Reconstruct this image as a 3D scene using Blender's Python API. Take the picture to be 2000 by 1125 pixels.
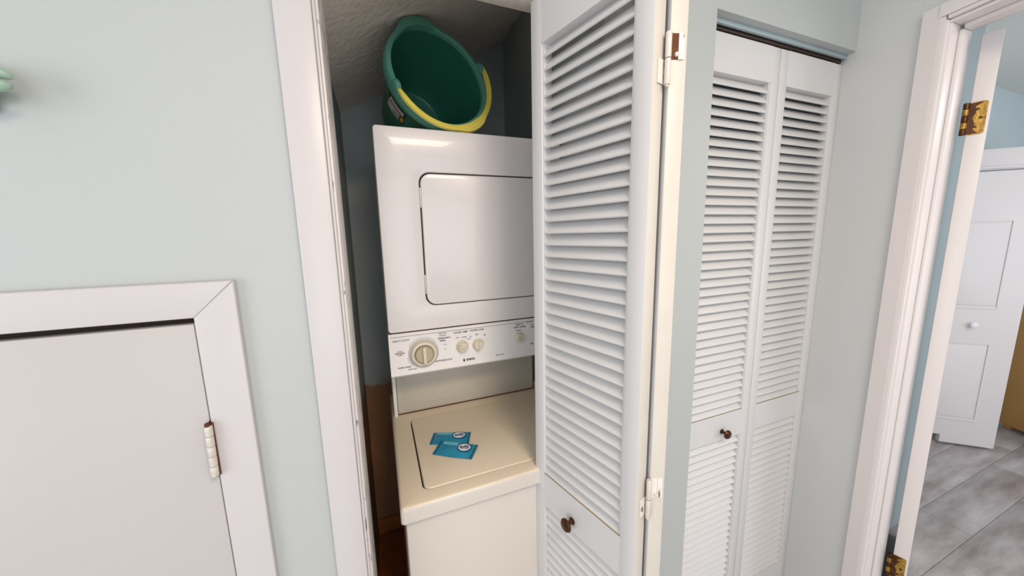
import bpy, bmesh, math, random
from mathutils import Vector, Matrix
random.seed(7)
S = bpy.context.scene
for o in list(bpy.data.objects): bpy.data.objects.remove(o)
COL = S.collection
PI = math.pi

# ---------------------------------------------------------------- camera
cam = bpy.data.cameras.new('camera'); co = bpy.data.objects.new('camera', cam); COL.objects.link(co)
cam.sensor_width = 36.0; cam.lens = 665.0/2000.0*36.0; cam.clip_start = 0.02; cam.clip_end = 60
# columns: image right, image up, backward, given in room axes
RX = Vector((0.929564, -0.368043, -0.021308)); RD = Vector((-0.075684, -0.133947, -0.988094)); RF = Vector((0.360807, 0.920110, -0.152367))
m = Matrix.Identity(4)
for i in range(3):
    m[i][0] = RX[i]; m[i][1] = -RD[i]; m[i][2] = -RF[i]
m[0][3], m[1][3], m[2][3] = 0, 0, 1.5
co.matrix_world = m
S.camera = co

# ---------------------------------------------------------------- light
w = bpy.data.worlds.new('daylight'); S.world = w; w.use_nodes = True
bg = w.node_tree.nodes['Background']; bg.inputs[0].default_value = (0.74, 0.89, 1.0, 1); bg.inputs[1].default_value = 0.42
def area(name, loc, rot, size, sy, power, color):
    l = bpy.data.lights.new(name, 'AREA'); l.shape = 'RECTANGLE'; l.size = size; l.size_y = sy; l.energy = power; l.color = color
    o = bpy.data.objects.new(name, l); COL.objects.link(o); o.location = loc; o.rotation_euler = rot; return o
area('hall_ceiling_light', (0.35, -0.60, 2.41), (0, 0, 0), 0.5, 0.5, 23.0, (1.0, 0.82, 0.64))
area('hall_front_fill', (-0.05, -2.4, 1.40), (math.radians(90), 0, 0), 2.2, 1.7, 30.0, (0.92, 0.95, 1.0))  # added fill behind the camera, no seen source; reaches into the closet
area('hall_end_fill', (-2.15, -0.7, 1.35), (0, math.radians(-90), 0), 1.5, 1.3, 28.0, (0.97, 0.96, 1.0))  # added side fill, no seen source; brightens the right wall
area('bedroom_top_fill', (3.0, -0.5, 2.40), (0, 0, 0), 0.6, 0.6, 12.0, (1.0, 0.95, 0.92))  # added fill from above, no seen lamp; lights the bedroom
area('bedroom_front_fill', (3.2, -1.85, 1.4), (math.radians(90), 0, 0), 1.8, 1.4, 26.0, (0.97, 0.97, 1.0))  # added frontal fill, no seen window; brightens the bedroom wall and ceiling
vs = S.view_settings
vs.view_transform = 'Standard'; vs.look = 'None'; vs.gamma = 1.0; vs.use_curve_mapping = False; vs.exposure = 0.0

# ---------------------------------------------------------------- materials
def srgb(r, g, b):
    f = lambda c: (c/255/12.92) if c/255 <= 0.04045 else ((c/255+0.055)/1.055)**2.4
    return (f(r), f(g), f(b), 1)
def mat(name, col, rough=0.5, metal=0.0, var=0.03, scale=6.0, bump=0.0, bscale=60.0, spec=0.5, coat=0.0):
    mt = bpy.data.materials.new(name); mt.use_nodes = True
    nt = mt.node_tree; N = nt.nodes; L = nt.links; b = N['Principled BSDF']
    b.inputs['Roughness'].default_value = rough; b.inputs['Metallic'].default_value = metal
    b.inputs['Specular IOR Level'].default_value = spec; b.inputs['Coat Weight'].default_value = coat
    tc = N.new('ShaderNodeTexCoord'); nz = N.new('ShaderNodeTexNoise'); nz.inputs['Scale'].default_value = scale; nz.inputs['Detail'].default_value = 4
    L.new(tc.outputs['Object'], nz.inputs['Vector'])
    mx = N.new('ShaderNodeMix'); mx.data_type = 'RGBA'
    mx.inputs[6].default_value = tuple(c*(1-var*2) for c in col[:3])+(1,); mx.inputs[7].default_value = tuple(min(1, c*(1+var)) for c in col[:3])+(1,)
    L.new(nz.outputs['Fac'], mx.inputs[0]); L.new(mx.outputs[2], b.inputs['Base Color'])
    if bump:
        n2 = N.new('ShaderNodeTexNoise'); n2.inputs['Scale'].default_value = bscale; n2.inputs['Detail'].default_value = 3
        L.new(tc.outputs['Object'], n2.inputs['Vector'])
        bp = N.new('ShaderNodeBump'); bp.inputs['Strength'].default_value = bump; bp.inputs['Distance'].default_value = 0.01
        L.new(n2.outputs['Fac'], bp.inputs['Height']); L.new(bp.outputs['Normal'], b.inputs['Normal'])
    return mt
M = {}
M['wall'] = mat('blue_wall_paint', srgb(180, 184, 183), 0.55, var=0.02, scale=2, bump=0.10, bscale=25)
M['wallr'] = mat('blue_wall_paint_lightened', srgb(208, 210, 209), 0.55, var=0.02, scale=2, bump=0.10, bscale=25)  # same paint as the back wall, extra light put into the colour
M['header'] = mat('blue_paint_darkened', srgb(160, 174, 178), 0.5, var=0.02)  # wall blue darkened: dimmer light put into the lip and wall return
M['trim'] = mat('white_trim_paint', srgb(199, 194, 194), 0.34, var=0.015, scale=5, bump=0.02, bscale=12)
M['door'] = mat('white_door_paint', srgb(188, 183, 181), 0.42, var=0.015, scale=3, bump=0.04, bscale=20)
M['louver'] = mat('white_louver_paint', srgb(210, 208, 207), 0.40, var=0.015, scale=8)
M['cream'] = mat('cream_aged_paint', srgb(204, 198, 188), 0.45, var=0.04, scale=12)
M['enamel'] = mat('white_enamel', srgb(240, 234, 233), 0.28, var=0.01, scale=4, coat=0.2)
M['enamel2'] = mat('white_enamel_toned_down', srgb(206, 197, 188), 0.30, var=0.01, scale=4, coat=0.2)  # same white enamel, weaker light on the washer put into the colour
M['trimr'] = mat('white_trim_paint_lightened', srgb(226, 219, 217), 0.38, var=0.004, scale=3)  # trim paint lightened: brighter doorway light put into the colour
M['deck'] = mat('beige_enamel', srgb(230, 214, 190), 0.30, var=0.03, scale=5, coat=0.2)  # beige tone for the washer's upward faces and lid
M['almond'] = mat('grey_beige_enamel', srgb(205, 198, 184), 0.40, var=0.04, scale=6)
M['panel'] = mat('control_panel_plastic', srgb(248, 243, 241), 0.38, var=0.01)
M['knob'] = mat('cream_plastic', srgb(232, 222, 200), 0.35, var=0.02)
M['face'] = mat('dull_cream_plastic', srgb(196, 182, 152), 0.45, var=0.02)
M['knobring'] = mat('pale_grey_plastic', srgb(205, 200, 196), 0.35, var=0.02)
M['knobdark'] = mat('tan_plastic', srgb(150, 132, 100), 0.5, var=0.02)
M['gap'] = mat('dark_gap_rubber', srgb(62, 44, 34), 0.8, var=0.1)
M['rust'] = mat('rusty_seam', srgb(96, 52, 30), 0.8, var=0.3, scale=25)
M['ink'] = mat('grey_print', srgb(120, 112, 112), 0.6, var=0)
M['black'] = mat('black_print', srgb(52, 44, 40), 0.6, var=0)
M['bucket'] = mat('green_plastic', srgb(44, 108, 88), 0.38, var=0.05, scale=10)
M['rimgreen'] = mat('pale_green_plastic', srgb(92, 158, 140), 0.40, var=0.06, scale=10)
M['yellow'] = mat('yellow_plastic', srgb(244, 226, 104), 0.38, var=0.04, scale=12)
M['sticker'] = mat('white_sticker', srgb(205, 205, 200), 0.5, var=0.05, scale=60)
M['red'] = mat('red_print', srgb(190, 30, 50), 0.5, var=0)
M['yprint'] = mat('yellow_print', srgb(190, 160, 50), 0.5, var=0)
M['teal'] = mat('teal_foil', srgb(20, 142, 178), 0.28, var=0.10, scale=40, bump=0.25, bscale=70)
M['tealdark'] = mat('teal_foil_edge', srgb(12, 110, 145), 0.35, var=0.10, scale=60, bump=0.3, bscale=120)
M['tealpale'] = mat('pale_teal_print', srgb(110, 190, 212), 0.35, var=0.05, scale=80)
M['navy'] = mat('navy_print', srgb(18, 52, 110), 0.4, var=0)
M['white'] = mat('white_print', srgb(235, 232, 238), 0.4, var=0)
M['lime'] = mat('green_print', srgb(88, 120, 60), 0.4, var=0)
M['brassdark'] = mat('aged_bronze', srgb(96, 62, 40), 0.35, metal=0.8, var=0.4, scale=90)
M['brass'] = mat('worn_brass', srgb(190, 150, 72), 0.38, metal=0.7, var=0.5, scale=90, bump=0.2, bscale=150)
M['steel'] = mat('painted_hinge_steel', srgb(214, 206, 196), 0.4, metal=0.15, var=0.1, scale=60)
M['track'] = mat('brown_track_metal', srgb(92, 78, 70), 0.45, metal=0.4, var=0.2, scale=30)
M['sage'] = mat('sage_glaze', srgb(156, 184, 166), 0.35, var=0.1, scale=50)
M['ceil_in'] = mat('textured_closet_ceiling', srgb(246, 234, 222), 0.85, var=0.05, scale=12, bump=0.6, bscale=55)  # pale, even base tone with a rough texture
M['ceil'] = mat('ceiling_paint', srgb(232, 232, 228), 0.8, var=0.02, bump=0.2, bscale=70)
M['closetfloor'] = mat('brown_closet_floor', srgb(176, 98, 44), 0.6, var=0.25, scale=14)
M['base_in'] = mat('brown_baseboard', srgb(190, 118, 66), 0.6, var=0.2, scale=14)
M['dresser'] = mat('honey_wood', srgb(224, 168, 98), 0.45, var=0.12, scale=5)
M['hallfloor'] = mat('hall_floor_vinyl', srgb(204, 198, 196), 0.5, var=0.1)  # unseen hall floor, colour lightened to bounce light upward
M['door2'] = mat('white_panel_door_paint', srgb(222, 216, 216), 0.42, var=0.01)
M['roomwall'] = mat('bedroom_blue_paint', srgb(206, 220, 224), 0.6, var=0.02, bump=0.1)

def chipped(name, base, under):          # trim edge where paint has worn through
    mt = mat(name, base, 0.38, var=0.02); nt = mt.node_tree; N = nt.nodes; L = nt.links; b = N['Principled BSDF']
    src = b.inputs['Base Color'].links[0].from_socket
    tc = N.new('ShaderNodeTexCoord'); mp = N.new('ShaderNodeMapping'); mp.inputs['Scale'].default_value = (90, 90, 26)
    nz = N.new('ShaderNodeTexNoise'); nz.inputs['Scale'].default_value = 1.0; nz.inputs['Detail'].default_value = 6
    r = N.new('ShaderNodeValToRGB'); r.color_ramp.elements[0].position = 0.60; r.color_ramp.elements[1].position = 0.66
    mx = N.new('ShaderNodeMix'); mx.data_type = 'RGBA'; mx.inputs[7].default_value = under
    L.new(tc.outputs['Object'], mp.inputs[0]); L.new(mp.outputs[0], nz.inputs['Vector']); L.new(nz.outputs['Fac'], r.inputs[0])
    L.new(r.outputs[0], mx.inputs[0]); L.new(src, mx.inputs[6]); L.new(mx.outputs[2], b.inputs['Base Color'])
    return mt
M['chip'] = chipped('chipped_white_paint', srgb(224, 218, 216), srgb(140, 132, 130))
M['chiphinge'] = chipped('chipped_hinge_paint', srgb(224, 218, 210), srgb(120, 98, 84))

def twotone():                            # closet wall: painted above, bare brown board below a ragged edge
    mt = mat('closet_wall_part_painted', srgb(182, 190, 190), 0.75, var=0.08, scale=4, bump=0.15, bscale=40); nt = mt.node_tree; N = nt.nodes; L = nt.links; b = N['Principled BSDF']
    src = b.inputs['Base Color'].links[0].from_socket
    tc = N.new('ShaderNodeTexCoord'); sp = N.new('ShaderNodeSeparateXYZ'); g = N.new('ShaderNodeNewGeometry')
    L.new(g.outputs['Position'], sp.inputs[0])
    nz = N.new('ShaderNodeTexNoise'); nz.inputs['Scale'].default_value = 7; nz.inputs['Detail'].default_value = 4; L.new(g.outputs['Position'], nz.inputs['Vector'])
    ma = N.new('ShaderNodeMath'); ma.operation = 'MULTIPLY_ADD'; ma.inputs[1].default_value = 0.30; L.new(nz.outputs['Fac'], ma.inputs[0]); L.new(sp.outputs['Z'], ma.inputs[2])
    r = N.new('ShaderNodeValToRGB'); r.color_ramp.elements[0].position = 0.955; r.color_ramp.elements[1].position = 0.985
    L.new(ma.outputs[0], r.inputs[0])
    n2 = N.new('ShaderNodeTexNoise'); n2.inputs['Scale'].default_value = 4; L.new(g.outputs['Position'], n2.inputs['Vector'])
    br = N.new('ShaderNodeMix'); br.data_type = 'RGBA'; br.inputs[6].default_value = srgb(136, 104, 82); br.inputs[7].default_value = srgb(200, 146, 98); L.new(n2.outputs['Fac'], br.inputs[0])
    mx = N.new('ShaderNodeMix'); mx.data_type = 'RGBA'; L.new(r.outputs[0], mx.inputs[0]); L.new(br.outputs[2], mx.inputs[6]); L.new(src, mx.inputs[7])
    L.new(mx.outputs[2], b.inputs['Base Color']); return mt
M['closetwall'] = twotone()

def plankmat():
    mt = bpy.data.materials.new('grey_plank_vinyl'); mt.use_nodes = True; nt = mt.node_tree; N = nt.nodes; L = nt.links; b = N['Principled BSDF']
    b.inputs['Roughness'].default_value = 0.45
    oi = N.new('ShaderNodeObjectInfo'); tc = N.new('ShaderNodeTexCoord'); mp = N.new('ShaderNodeMapping'); mp.inputs['Scale'].default_value = (1.6, 7, 7)
    ad = N.new('ShaderNodeVectorMath'); ad.operation = 'ADD'; L.new(tc.outputs['Object'], ad.inputs[0]); L.new(oi.outputs['Location'], ad.inputs[1]); L.new(ad.outputs[0], mp.inputs[0])
    nz = N.new('ShaderNodeTexNoise'); nz.inputs['Scale'].default_value = 1.6; nz.inputs['Detail'].default_value = 7; nz.inputs['Roughness'].default_value = 0.6
    L.new(mp.outputs[0], nz.inputs['Vector'])
    r = N.new('ShaderNodeValToRGB'); r.color_ramp.elements[0].position = 0.30; r.color_ramp.elements[0].color = srgb(134, 122, 122); r.color_ramp.elements[1].position = 0.68; r.color_ramp.elements[1].color = srgb(190, 185, 187)
    L.new(nz.outputs['Fac'], r.inputs[0])
    hs = N.new('ShaderNodeHueSaturation'); ma = N.new('ShaderNodeMath'); ma.operation = 'MULTIPLY_ADD'; ma.inputs[1].default_value = 0.16; ma.inputs[2].default_value = 0.92
    L.new(oi.outputs['Random'], ma.inputs[0]); L.new(ma.outputs[0], hs.inputs['Value']); L.new(r.outputs[0], hs.inputs['Color']); L.new(hs.outputs[0], b.inputs['Base Color'])
    return mt
M['plank'] = plankmat()

# ---------------------------------------------------------------- mesh helpers
def add_box(bm, x0, x1, y0, y1, z0, z1, bev=0.0, mat4=None):
    vs_ = [bm.verts.new((x, y, z)) for z in (z0, z1) for y in (y0, y1) for x in (x0, x1)]
    F = [(0, 2, 3, 1), (4, 5, 7, 6), (0, 1, 5, 4), (2, 6, 7, 3), (0, 4, 6, 2), (1, 3, 7, 5)]
    fs = [bm.faces.new([vs_[i] for i in f]) for f in F]
    if bev:
        es = list({e for f in fs for e in f.edges})
        r = bmesh.ops.bevel(bm, geom=es, offset=bev, segments=2, affect='EDGES', profile=0.5)
        vs_ = list({v for f in r['faces'] for v in f.verts} | {v for v in vs_ if v.is_valid})
    if mat4 is not None:
        for v in vs_: v.co = mat4 @ v.co
def add_prism(bm, pts, h0, h1, axis='z', bev=0.0, bevcap=None):
    """closed polygon pts (u,v) extruded along axis; axis z:(u,v,h) y:(u,h,v) x:(h,u,v)"""
    def P(u, v, h): return (u, v, h) if axis == 'z' else ((u, h, v) if axis == 'y' else (h, u, v))
    a = [bm.verts.new(P(u, v, h0)) for u, v in pts]; b = [bm.verts.new(P(u, v, h1)) for u, v in pts]
    n = len(pts); f0 = bm.faces.new(a); f1 = bm.faces.new(b[::-1])
    for i in range(n): bm.faces.new((a[i], b[i], b[(i+1) % n], a[(i+1) % n]))
    bmesh.ops.recalc_face_normals(bm, faces=[f for f in bm.faces])
    if bev:
        caps = [f0, f1] if bevcap is None else ([f0] if bevcap == 0 else [f1])
        bmesh.ops.bevel(bm, geom=list({e for f in caps for e in f.edges}), offset=bev, segments=3, affect='EDGES', profile=0.5)
def rrect(x0, x1, y0, y1, r, n=6):
    out = []
    for cx, cy, a0 in ((x1-r, y1-r, 0), (x0+r, y1-r, 90), (x0+r, y0+r, 180), (x1-r, y0+r, 270)):
        for k in range(n+1):
            a = math.radians(a0+90*k/n); out.append((cx+r*math.cos(a), cy+r*math.sin(a)))
    return out
def add_ring(bm, outer, inner, h0, h1, axis='y'):
    """plate between two rounded outlines with a hole, from h0 (front) to h1 (back)"""
    def P(u, v, h): return (u, v, h) if axis == 'z' else ((u, h, v) if axis == 'y' else (h, u, v))
    n = len(outer); L = [[bm.verts.new(P(u, v, h)) for u, v in c] for c, h in ((outer, h0), (inner, h0), (inner, h1), (outer, h1))]
    for k in range(4):
        A, B = L[k], L[(k+1) % 4]
        for i in range(n): bm.faces.new((A[i], A[(i+1) % n], B[(i+1) % n], B[i]))
    bmesh.ops.recalc_face_normals(bm, faces=list(bm.faces))
def add_lathe(bm, prof, mat4=None, n=32, mod=None):
    rings = []
    for r, z in prof:
        ring = []
        for k in range(n):
            a = 2*PI*k/n; rr = r*(1 if mod is None else 1) + (mod(a, r, z) if mod else 0)
            ring.append(bm.verts.new((rr*math.cos(a), rr*math.sin(a), z)))
        rings.append(ring)
    for i in range(len(rings)-1):
        for k in range(n): bm.faces.new((rings[i][k], rings[i][(k+1) % n], rings[i+1][(k+1) % n], rings[i+1][k]))
    if prof[0][0] > 1e-5: bm.faces.new(rings[0][::-1])
    if prof[-1][0] > 1e-5: bm.faces.new(rings[-1])
    if mat4 is not None:
        for ring in rings:
            for v in ring: v.co = mat4 @ v.co
def add_sweep(bm, path, sec, closed=False):
    """path: list of (pos, u, v, scale_u, scale_v); sec: closed 2-D section"""
    rings = [[bm.verts.new(p+u*(a*su)+v*(b*sv)) for a, b in sec] for p, u, v, su, sv in path]
    n = len(sec)
    for i in range(len(rings)-1):
        for k in range(n): bm.faces.new((rings[i][k], rings[i][(k+1) % n], rings[i+1][(k+1) % n], rings[i+1][k]))
    bm.faces.new(rings[0][::-1]); bm.faces.new(rings[-1])
def circ(r, n=8): return [(r*math.cos(2*PI*k/n), r*math.sin(2*PI*k/n)) for k in range(n)]
def finish(bm, smooth=None):
    bmesh.ops.recalc_face_normals(bm, faces=list(bm.faces))
    if smooth is not None:
        lim = math.radians(smooth)
        for f in bm.faces: f.smooth = True
        for e in bm.edges:
            if len(e.link_faces) == 2 and e.calc_face_angle(0) > lim: e.smooth = False
def obj(name, bm, material, parent=None, smooth=30, label=None, origin=None):
    finish(bm, smooth)
    me = bpy.data.meshes.new(name)
    if origin is not None:
        for v in bm.verts: v.co -= Vector(origin)
    bm.to_mesh(me); bm.free(); me.materials.append(material)
    o = bpy.data.objects.new(name, me); COL.objects.link(o)
    if parent: o.parent = parent
    if origin is not None: o.location = origin
    if label: o['label'] = label
    return o
def thing(name, label, cat, loc=(0, 0, 0), rotz=0, group=None, kind=None):
    o = bpy.data.objects.new(name, None); COL.objects.link(o); o.empty_display_size = 0.1
    o.location = loc; o.rotation_euler = (0, 0, rotz); o['label'] = label; o['category'] = cat
    if group: o['group'] = group
    if kind: o['kind'] = kind
    return o
def struct(name, bm, m_, smooth=30, label=None, parent=None):
    o = obj(name, bm, m_, parent, smooth)
    if parent is None: o['kind'] = 'structure'
    if label: o['label'] = label
    return o
def box_obj(name, dims, m_, parent=None, bev=0.0, label=None, smooth=30):
    bm = bmesh.new(); add_box(bm, *dims, bev=bev); return obj(name, bm, m_, parent, smooth, label)
def text(s, size, loc, m_, parent, name='lettering', sx=1.0, extr=0.0002, rot=(PI/2, 0, 0), bold=0.0):
    cu = bpy.data.curves.new('t', 'FONT'); cu.body = s; cu.size = size; cu.align_x = 'CENTER'; cu.align_y = 'CENTER'; cu.extrude = extr; cu.offset = bold; cu.resolution_u = 3
    t = bpy.data.objects.new('t', cu); COL.objects.link(t)
    dg = bpy.context.evaluated_depsgraph_get(); dg.update(); me = bpy.data.meshes.new_from_object(t.evaluated_get(dg)); bpy.data.objects.remove(t)
    me.materials.clear(); me.materials.append(m_)
    o = bpy.data.objects.new(name, me); COL.objects.link(o); o.location = loc; o.rotation_euler = rot; o.scale = (sx, 1, 1); o.parent = parent
    return o

# ================================================================ STRUCTURE
WF, WB = 0.700, 0.815            # hall face and closet face of the closet wall
CEIL = 2.44
XL = -2.2
CX, CY = 1.477, 0.700            # hall corner; the right wall leaves it slightly out of square
RDX, RDY = 0.2063, 0.9785
def rw(t, off=0.0):              # point on the right wall, t metres from the corner towards the viewer
    return (CX-RDX*t+off*RDY, CY-RDY*t-off*RDX)

bm = bmesh.new()
def wbox(x0, x1, z0, z1): add_box(bm, x0, x1, WF, WB, z0, z1)
wbox(XL, -0.846, 0, CEIL); wbox(-0.846, -0.282, 1.384, CEIL); wbox(-0.846, -0.282, 0, 0.05)
wbox(-0.282, -0.072, 0, CEIL); wbox(-0.072, 0.597, 2.045, CEIL); wbox(0.597, 0.853, 0, CEIL); wbox(0.853, 1.50, 2.060, CEIL)
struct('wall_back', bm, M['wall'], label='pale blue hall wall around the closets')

bm = bmesh.new()
add_prism(bm, [(1.4330, 0.4909), (CX, CY), (1.503, 0.83), (1.640, 0.83), (1.566, 0.4909)], 0, CEIL)
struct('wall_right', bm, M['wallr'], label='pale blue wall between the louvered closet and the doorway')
a = rw(0.99); c = rw(1.9)
bm = bmesh.new()
add_prism(bm, [(1.4330, 0.4908), a, (a[0]+0.13, a[1]), (1.560, 0.4908)], 2.045, CEIL)
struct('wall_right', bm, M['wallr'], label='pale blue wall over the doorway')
bm = bmesh.new()
add_prism(bm, [a, c, (c[0]+0.13, c[1]), (a[0]+0.13, a[1])], 0, CEIL)
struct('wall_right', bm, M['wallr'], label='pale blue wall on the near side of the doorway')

bm = bmesh.new(); add_box(bm, XL, 1.56, -2.6, WF, -0.03, 0); add_box(bm, 0.853, 1.47, WF, 1.35, -0.03, 0)
struct('floor', bm, M['hallfloor'])
bm = bmesh.new(); add_box(bm, XL, 1.50, -2.6, WF, CEIL, CEIL+0.03)
struct('ceiling', bm, M['ceil'])

# laundry closet interior
def in_ceil(x): return 2.030+(x+0.10)*0.544
bm = bmesh.new(); add_box(bm, -0.16, 0.72, 1.70, 1.76, 0, CEIL+0.1); struct('wall_closet_back', bm, M['closetwall'])
bm = bmesh.new(); add_box(bm, -0.16, -0.10, WB, 1.70, 0, CEIL+0.1); struct('wall_closet_left', bm, M['closetwall'])
bm = bmesh.new(); add_box(bm, 0.646, 0.70, WB, 1.70, 0, CEIL+0.1); struct('wall_closet_right', bm, M['closetwall'])
bm = bmesh.new(); add_box(bm, -0.10, 0.646, WB, 1.70, -0.03, 0); add_box(bm, -0.072, 0.597, WF, WB, -0.03, 0); struct('floor_closet', bm, M['closetfloor'])
bm = bmesh.new(); add_prism(bm, [(-0.10, in_ceil(-0.10)), (0.646, in_ceil(0.646)), (0.646, in_ceil(0.646)+0.04), (-0.10, in_ceil(-0.10)+0.04)], WB, 1.70, axis='y')
struct('ceiling_closet', bm, M['ceil_in'], label='rough grey sloping ceiling inside the laundry closet')
bm = bmesh.new(); add_box(bm, -0.099, 0.645, 1.688, 1.6999, 0, 0.080, bev=0.002)
struct('baseboard_closet', bm, M['base_in'])
# second closet interior
bm = bmesh.new(); add_box(bm, 0.80, 1.63, 1.35, 1.40, 0, CEIL); struct('wall_closet_back', bm, M['roomwall'])
bm = bmesh.new(); add_box(bm, 0.80, 0.853, WB, 1.35, 0, CEIL); struct('wall_closet_left', bm, M['roomwall'])
bm = bmesh.new(); add_box(bm, 1.575, 1.63, 0.83, 1.35, 0, CEIL); struct('wall_closet_right', bm, M['roomwall'])
bm = bmesh.new(); add_box(bm, 0.80, 1.63, WB, 1.40, CEIL, CEIL+0.03); struct('ceiling_closet', bm, M['ceil'])

# ================================================================ ACCESS DOOR (left)
def trim_piece(pts, h0, h1, m_, root, axis='y', bev=0.002, name='casing_board', label=None):
    bm = bmesh.new(); add_prism(bm, pts, h0, h1, axis=axis, bev=bev); return obj(name, bm, m_, root, 30, label)
t1 = thing('trim_1', 'flat white mitred frame around the low access door', 'door frame', (-0.565, WF, 0), kind='structure')
def L1(pts): return [(x+0.565, z) for x, z in pts]
xi, xo, zi, zo = -0.2835, -0.2245, 1.379, 1.437
xil, xol = -0.845, -0.905
trim_piece(L1([(xi, 0.0), (xo, 0.0), (xo, zo), (xi, zi)]), -0.012, -0.0005, M['trim'], t1)
trim_piece(L1([(xil, 0.0), (xil, zi), (xol, zo), (xol, 0.0)]), -0.012, -0.0005, M['trim'], t1)
trim_piece(L1([(xil, zi), (xi, zi), (xo, zo), (xol, zo)]), -0.012, -0.0005, M['trim'], t1)
d1 = thing('door_1', 'plain flat white access door, low in the wall at the left', 'door', (-0.565, WF, 0.052), kind='structure')
box_obj('door_panel', (-0.2795, 0.2785, -0.007, 0.018, 0.004, 1.316), M['door'], d1, bev=0.0015)
bm = bmesh.new(); add_box(bm, -0.2800, 0.2822, 0.0195, 0.03, 0, 1.3265); obj('dark_stop', bm, M['gap'], d1, label='dark gap around the access door')
# painted butt hinge with five knuckles
hx = 0.2805
hroot = None
bm = bmesh.new(); add_box(bm, 0.2788, 0.2815, -0.0160, 0.010, 1.048, 1.148); hg = obj('hinge', bm, M['brassdark'], d1, label='white painted butt hinge with rust at its edge')
for k in range(5):
    bm = bmesh.new(); add_lathe(bm, [(0.0054, 0), (0.0058, 0.001), (0.0058, 0.0165), (0.0054, 0.0175)], Matrix.Translation((0.2785+0.0003*k, -0.0185, 1.052+k*0.0183)), n=12)
    obj('knuckle', bm, M['steel'], hg)
bm = bmesh.new(); add_lathe(bm, [(0.0035, 0), (0.0035, 0.004), (0.001, 0.006)], Matrix.Translation((0.2785, -0.0185, 1.1435)), n=10); obj('hinge_pin', bm, M['rust'], hg)
box_obj('hinge_leaf', (0.2816, 0.2850, -0.0150, -0.0122, 1.050, 1.146), M['rust'], hg)

# ================================================================ LAUNDRY CLOSET CASING
t2 = thing('trim_2', 'white flat casing and jamb around the laundry closet opening', 'door frame', (0.26, WF, 0), kind='structure')
def L2(x): return x-0.26
bm = bmesh.new(); add_box(bm, L2(-0.1235), L2(-0.0685), -0.016, -0.0005, 0, 2.10, bev=0.003); obj('casing_board', bm, M['trim'], t2)
bm = bmesh.new(); add_box(bm, L2(-0.0683), L2(-0.0635), -0.0125, -0.0005, 0, 2.045, bev=0.0015); obj('casing_bead', bm, M['trim'], t2)
bm = bmesh.new(); add_box(bm, L2(0.590), L2(0.645), -0.014, -0.0005, 0, 2.10, bev=0.003); obj('casing_board', bm, M['trim'], t2)
bm = bmesh.new(); add_box(bm, L2(-0.0684), L2(0.5899), -0.015, -0.0005, 2.045, 2.10, bev=0.003); obj('casing_board', bm, M['trim'], t2)
# jambs, the left one with worn, chipped edges
bm = bmesh.new(); add_box(bm, L2(-0.0715), L2(-0.0600), 0.0, 0.117, 0, 2.045, bev=0.001); obj('side_jamb', bm, M['chip'], t2, label='chipped and scuffed white jamb')
bm = bmesh.new(); add_box(bm, L2(0.585), L2(0.5965), 0.0, 0.117, 0, 2.045, bev=0.001); obj('side_jamb', bm, M['cream'], t2, label='cream jamb')
bm = bmesh.new(); add_box(bm, L2(-0.0598), L2(0.5848), 0.0, 0.117, 2.033, 2.0448, bev=0.001); obj('head_jamb', bm, M['trim'], t2)
bm = bmesh.new(); add_box(bm, L2(-0.0598), L2(0.5848), 0.058, 0.110, 2.0165, 2.0325, bev=0.002); obj('bifold_track', bm, M['steel'], t2)
for (z, s_) in ((0.905, 1.0), (0.35, 0.8), (0.70, 0.5)):
    bm = bmesh.new(); add_box(bm, L2(-0.0637), L2(-0.0628), -0.0115, -0.003, z, z+0.022*s_); obj('paint_chip', bm, M['rust'] if z < .4 else M['gap'], t2)

# ================================================================ LOUVERED BIFOLD LEAVES
LW, LT, LH = 0.313, 0.030, 2.015
ST = 0.0365
def frame_bm():
    bm = bmesh.new(); b = 0.0018
    add_box(bm, 0, ST, 0, LT, 0, LH, bev=b); add_box(bm, LW-ST, LW, 0, LT, 0, LH, bev=b)
    for z0, z1 in ((0, 0.128), (0.777, 0.872), (1.915, LH)): add_box(bm, ST-0.001, LW-ST+0.001, 0.0004, LT-0.0004, z0, z1, bev=0.0)
    # thin bead framing each louvered field
    for z0, z1 in ((0.128, 0.777), (0.872, 1.915)):
        add_box(bm, ST-0.001, ST+0.004, 0.003, LT-0.003, z0, z1); add_box(bm, LW-ST-0.004, LW-ST+0.001, 0.003, LT-0.003, z0, z1)
    return bm
fb = frame_bm(); finish(fb, 30); FRAME = bpy.data.meshes.new('leaf_frame'); fb.to_mesh(FRAME); fb.free(); FRAME.materials.append(M['louver']); FRAME.materials.append(M['cream'])
for p_ in FRAME.polygons:
    if abs(p_.normal.x) > 0.9 and (p_.center.x < 0.001 or p_.center.x > LW-0.001): p_.material_index = 1
def slat_mesh():
    al = math.radians(50.5); d = 0.0390; t = 0.0062
    bm = bmesh.new(); sec = []
    for sx_, sg in ((1, 1), (-1, -1)):
        for k in range(5):
            a = math.radians(-90+45*k)
            u = sx_*(d/2-t/2)+sx_*t/2*math.cos(a); v = sg*t/2*math.sin(a); sec.append((u, v))
    pts = [(u*math.cos(al)-v*math.sin(al), u*math.sin(al)+v*math.cos(al)) for u, v in sec]
    add_prism(bm, pts, -(LW/2-ST)+0.0005, (LW/2-ST)-0.0005, axis='x'); finish(bm, 40)
    me = bpy.data.meshes.new('louver_slat'); bm.to_mesh(me); bm.free(); me.materials.append(M['louver']); return me
SLAT = slat_mesh()
PITCH_U = (1.915-0.872)/38.0; PITCH_L = (0.777-0.128)/24.0
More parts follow.
